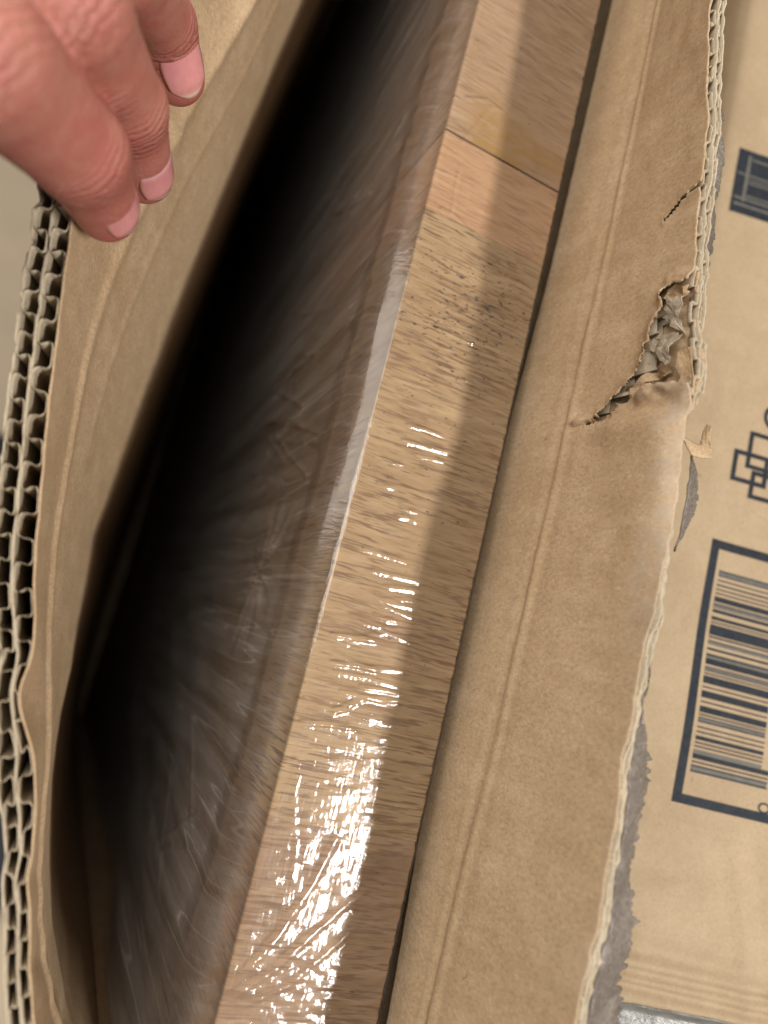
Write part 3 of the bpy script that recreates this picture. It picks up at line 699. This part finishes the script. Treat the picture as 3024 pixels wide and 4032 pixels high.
prints('emblem', em, M_INK, 0.14, 'emblem of three interlocking navy square outlines')
prints('emblem', outline(26.7, 38.5, 49.7, 61.9, 1.4), M_INK, 0.17)
prints('emblem', outline(29.2, 41.5, 40.4, 49.4, 1.4), M_INK, 0.20)
prints('printed_block', [(8.3, 62, 136.4, 160.6)], M_INK, label='navy printed block crossed by thin pale lines')
prints('block_line', [(12.0, 13.2, 141.2, 158.6), (13.6, 62, 157.0, 157.8), (9.0, 62, 150.9, 151.6), (13.4, 62, 149.4, 150.0), (13.4, 62, 148.2, 148.8), (13.4, 62, 143.2, 143.9), (9.0, 62, 141.7, 142.5), (9.4, 62, 139.2, 140.2)], M_INK2, lift=0.24)
def ring(name, uc, vc, ru, rv, t, a0=0, a1=360, mat=M_INK, label=None):
    a = np.radians(np.linspace(a0, a1, 40)); rad = np.array([1.0, 0.0])
    ag, k = np.meshgrid(a, np.array([0.0, 1.0]), indexing='ij')
    P = face(uc+(ru-t*k)*np.cos(ag), vc+(rv-t*k)*np.sin(ag), 0.14)
    o = sheet(name, P, mat, box2)
    if label: o["label"] = label
ring('printed_letter', 34.0, 68.3, 3.6, 4.1, 1.25, 40, 320)
ring('printed_letter', 34.6, 75.2, 3.3, 1.6, 1.2)
ring('printed_letter', 36.0, 80.0, 3.6, 1.5, 1.2)
ring('printed_digit', 48.3, -49.3, 1.9, 1.5, 0.5, label='small digit zero printed beside the barcode')
ring('printed_digit', 51.6, -32.6, 1.9, 1.4, 0.5)
# grey tape strip near the crushed end, lying over the panel
gv, gu = np.meshgrid(np.linspace(-150, -107.4, 60), np.linspace(-1, 120, 60), indexing='ij')
gv2 = gv+0.5*noise2(gu/5, 0*gu, 5)*sstep(-112, -107.4, gv)
TP = face(np.maximum(gu, 2.6), gv2, 0.35+0.0)
TP2 = face(np.maximum(gu, 2.6), gv2, 0.12)
mt_, nt_ = newmat('grey_tape'); b_ = NB(nt_)
tn = b_.noise(b_.coords((160, 300, 160)), 1.0, 5, 0.65)
b_.out(b_.bsdf(b_.ramp(tn, [(0.3, (0.10, 0.095, 0.085)), (0.7, (0.20, 0.19, 0.17))]), 0.3, b_.bump(tn, 0.5, 0.001)))
o = shell('tape_strip', TP, TP2, mt_, box2, flip=True); o["label"] = 'shiny dark grey tape strip over the crushed end of the panel'

# ------------------------------------------------------------------ hand pulling the carton open
def capsule(P, a, b, ra, rb):
    a = np.array(a, np.float32); b = np.array(b, np.float32); d = b-a
    t = np.clip(((P-a)@d)/max(d@d, 1e-6), 0, 1)
    return np.linalg.norm(P-(a+t[..., None]*d), axis=-1)-(ra+(rb-ra)*t)
def smin(a, b, k):
    h = np.clip(0.5+0.5*(b-a)/k, 0, 1); return b+(a-b)*h-k*h*(1-h)
FING = {
 'A': [(-118, 44, 46, 11.5), (-87, 33.5, 51, 9.9), (-75.2, 37.4, 31, 8.4), (-69.4, 37.8, 13.5, 6.2)],
 'B': [(-114, 62, 46, 11), (-80.5, 51.5, 45, 8.9), (-71.6, 55.8, 21, 7.6), (-65.6, 55.4, 0.2, 6.0)],
 'C': [(-112, 82, 43, 10.5), (-79, 71.5, 36, 8.3), (-71.4, 84.0, 10.5, 6.8), (-65.8, 81.2, 0.3, 6.1)],
 'D': [(-110, 99, 38, 9.5), (-86, 100, 33, 7.4), (-77, 110, 15, 6.0), (-70.3, 116, 4, 5.0)],
 'T': [(-165, 50, 24, 15), (-136, 44, 8, 11), (-117, 52, -2, 9.2), (-96.3, 60, -6, 7.6)],
}
WR = (-188, 86, 26)
vx = 0.85
lo3 = np.array([-262, 10, -22.]); hi3 = np.array([-52, 140, 68.])
dims = ((hi3-lo3)/vx).astype(int)+1
gx = (lo3[0]+np.arange(dims[0])*vx).astype(np.float32); gy = (lo3[1]+np.arange(dims[1])*vx).astype(np.float32); gz = (lo3[2]+np.arange(dims[2])*vx).astype(np.float32)
G = np.stack(np.meshgrid(gx, gy, gz, indexing='ij'), -1)
fld = None
for key, ch in FING.items():
    f_ = None
    for p, q in zip(ch[:-1], ch[1:]):
        # work only near the segment
        c_ = capsule(G, p[:3], q[:3], p[3], q[3])
        f_ = c_ if f_ is None else smin(f_, c_, 2.2)
    fld = f_ if fld is None else smin(fld, f_, 0.9)
palm = None
for key in 'ABCD':
    p = FING[key][0]
    c_ = capsule(G, p[:3], (WR[0], WR[1]+(p[1]-72)*0.45, WR[2]), p[3], 17.5)
    palm = c_ if palm is None else smin(palm, c_, 6)
c_ = capsule(G, FING['T'][0][:3], WR, 15, 18); palm = smin(palm, c_, 8)
c_ = capsule(G, WR, (-258, 96, 18), 22, 26); palm = smin(palm, c_, 8)
fld = smin(fld, palm, 5.0)
fld = fld-0.10*np.float32(1)
fld[0] = 1.0
def surface_nets(f):
    s = f < 0
    nx, ny, nz = f.shape
    cor = [(i, j, k) for i in (0, 1) for j in (0, 1) for k in (0, 1)]
    cnt = np.zeros((nx-1, ny-1, nz-1), np.int8)
    for i, j, k in cor: cnt += s[i:nx-1+i, j:ny-1+j, k:nz-1+k]
    act = (cnt > 0) & (cnt < 8); idx = np.full(act.shape, -1, np.int64)
    C = np.argwhere(act); idx[act] = np.arange(len(C))
    acc = np.zeros((len(C), 3)); num = np.zeros(len(C))
    vals = {c: f[C[:, 0]+c[0], C[:, 1]+c[1], C[:, 2]+c[2]] for c in cor}
    for a in cor:
        for ax in range(3):
            if a[ax] == 0:
                b = list(a); b[ax] = 1; b = tuple(b)
                va, vb = vals[a], vals[b]; m = (va < 0) != (vb < 0)
                t = np.where(m, va/np.where(m, va-vb, 1), 0)
                p = np.tile(np.array(a, float), (len(C), 1)); p[:, ax] = t
                acc[m] += p[m]; num[m] += 1
    V = C+acc/num[:, None]
    F = []
    for ax in range(3):
        o1, o2 = [(1, 2), (2, 0), (0, 1)][ax]
        sl0 = [slice(None)]*3; sl1 = [slice(None)]*3; sl0[ax] = slice(0, -1); sl1[ax] = slice(1, None)
        for d in (o1, o2): sl0[d] = slice(1, -1); sl1[d] = slice(1, -1)
        a, b = s[tuple(sl0)], s[tuple(sl1)]
        E = np.argwhere(a != b); inv = ~a[a != b]
        E = E+np.array([0 if d == ax else 1 for d in range(3)])
        q = []
        for d1, d2 in ((-1, -1), (0, -1), (0, 0), (-1, 0)):
            e = E.copy(); e[:, o1] += d1; e[:, o2] += d2; q.append(idx[e[:, 0], e[:, 1], e[:, 2]])
        q = np.stack(q, 1); q[inv] = q[inv][:, ::-1]
        F.append(q)
    F = np.concatenate(F); return V, F[(F >= 0).all(1)]
V, F = surface_nets(fld)
# relax the net a little
for it in range(3):
    acc = np.zeros_like(V); num = np.zeros(len(V))
    for k in range(4):
        a, b = F[:, k], F[:, (k+1) % 4]
        np.add.at(acc, a, V[b]); np.add.at(num, a, 1); np.add.at(acc, b, V[a]); np.add.at(num, b, 1)
    V = V*0.45+0.55*acc/np.maximum(num, 1)[:, None]
V = lo3+V*vx
hand_root = None
hand = raw('hand', V, F, M_SKIN)
tag(hand, 'hand with bent fingers gripping the flap edge of the opened carton', 'hand')
cre = np.zeros(len(V)); flu = np.zeros(len(V)); axi = np.zeros(len(V)); bd = np.full(len(V), 1e9)
for key in 'ABCD':
    acc_ = 0.0
    for p, q in zip(FING[key][:-1], FING[key][1:]):
        p_ = np.array(p[:3], float); d_ = np.array(q[:3], float)-p_; l_ = np.linalg.norm(d_)
        t_ = (V-p_)@d_/l_**2; dist = np.linalg.norm(V-(p_+np.clip(t_, 0, 1)[:, None]*d_), axis=1); m = dist < bd
        axi[m] = acc_+t_[m]*l_; bd[m] = dist[m]; acc_ += l_
for key in 'ABCD':
    for k, w_ in ((1, 1.0), (2, 1.0)):
        p = np.array(FING[key][k][:3]); r_ = FING[key][k][3]
        cre = np.maximum(cre, w_*gauss(np.linalg.norm(V-p, axis=1)-r_, 3.0)*gauss(np.abs((V-p)@((np.array(FING[key][k+1][:3])-np.array(FING[key][k-1][:3]))/np.linalg.norm(np.array(FING[key][k+1][:3])-np.array(FING[key][k-1][:3])))), 3.6))
    p = np.array(FING[key][3][:3]); flu = np.maximum(flu, gauss(np.linalg.norm(V-p, axis=1), 8.0))
    p = np.array(FING[key][2][:3]); flu = np.maximum(flu, 0.6*gauss(np.linalg.norm(V-p, axis=1), 8.5))
for nm, val in (('crease', cre), ('flush', flu), ('axial', axi)):
    a_ = hand.data.attributes.new(nm, 'FLOAT', 'POINT'); a_.data.foreach_set('value', val.astype(np.float32))
def nail(key, nrm, width=1.0, length=10.5, roll=0.0):
    d_ = np.array(FING[key][2][:3], float); t_ = np.array(FING[key][3][:3], float); r_ = FING[key][3][3]
    a = (t_-d_)/np.linalg.norm(t_-d_); n = np.array(nrm, float); n -= a*(n@a); n /= np.linalg.norm(n); b = np.cross(a, n)
    end = t_+a*(r_*0.30); L = np.linspace(0, 1, 22); W = np.linspace(-1, 1, 17)
    Lg, Wg = np.meshgrid(L, W, indexing='ij')
    l0 = 0.14*Wg**2; l1 = 1-0.20*np.abs(Wg)**2.4; ll = l0+(l1-l0)*Lg
    phi = Wg*math.radians(48)*width*(0.90+0.14*np.sin(Lg*3.1))
    ra = r_*1.06+0.42*(1-ll)*0.9-0.55*sstep(0.75, 1.0, ll)-0.55*gauss(ll, 0.10)
    ax = end-a*length+ll[..., None]*a*length
    P = ax+(n*np.cos(phi)[..., None]+b*np.sin(phi)[..., None])*ra[..., None]
    Nn = (n*np.cos(phi)[..., None]+b*np.sin(phi)[..., None])
    o = shell('fingernail', P+Nn*0.12, P-Nn*0.5, M_NAIL, hand)
    v_ = np.concatenate([ll.ravel(), ll.ravel()])
    at_ = o.data.attributes.new('along', 'FLOAT', 'POINT'); at_.data.foreach_set('value', v_.astype(np.float32)[:len(o.data.vertices)])
nail('A', (0.95, -0.2, 0.25), length=11.5); nail('B', (0.85, -0.40, 0.35), length=12.0); nail('C', (0.62, -0.55, 0.42), length=13.5); nail('D', (0.9, -0.2, 0.3), length=9)
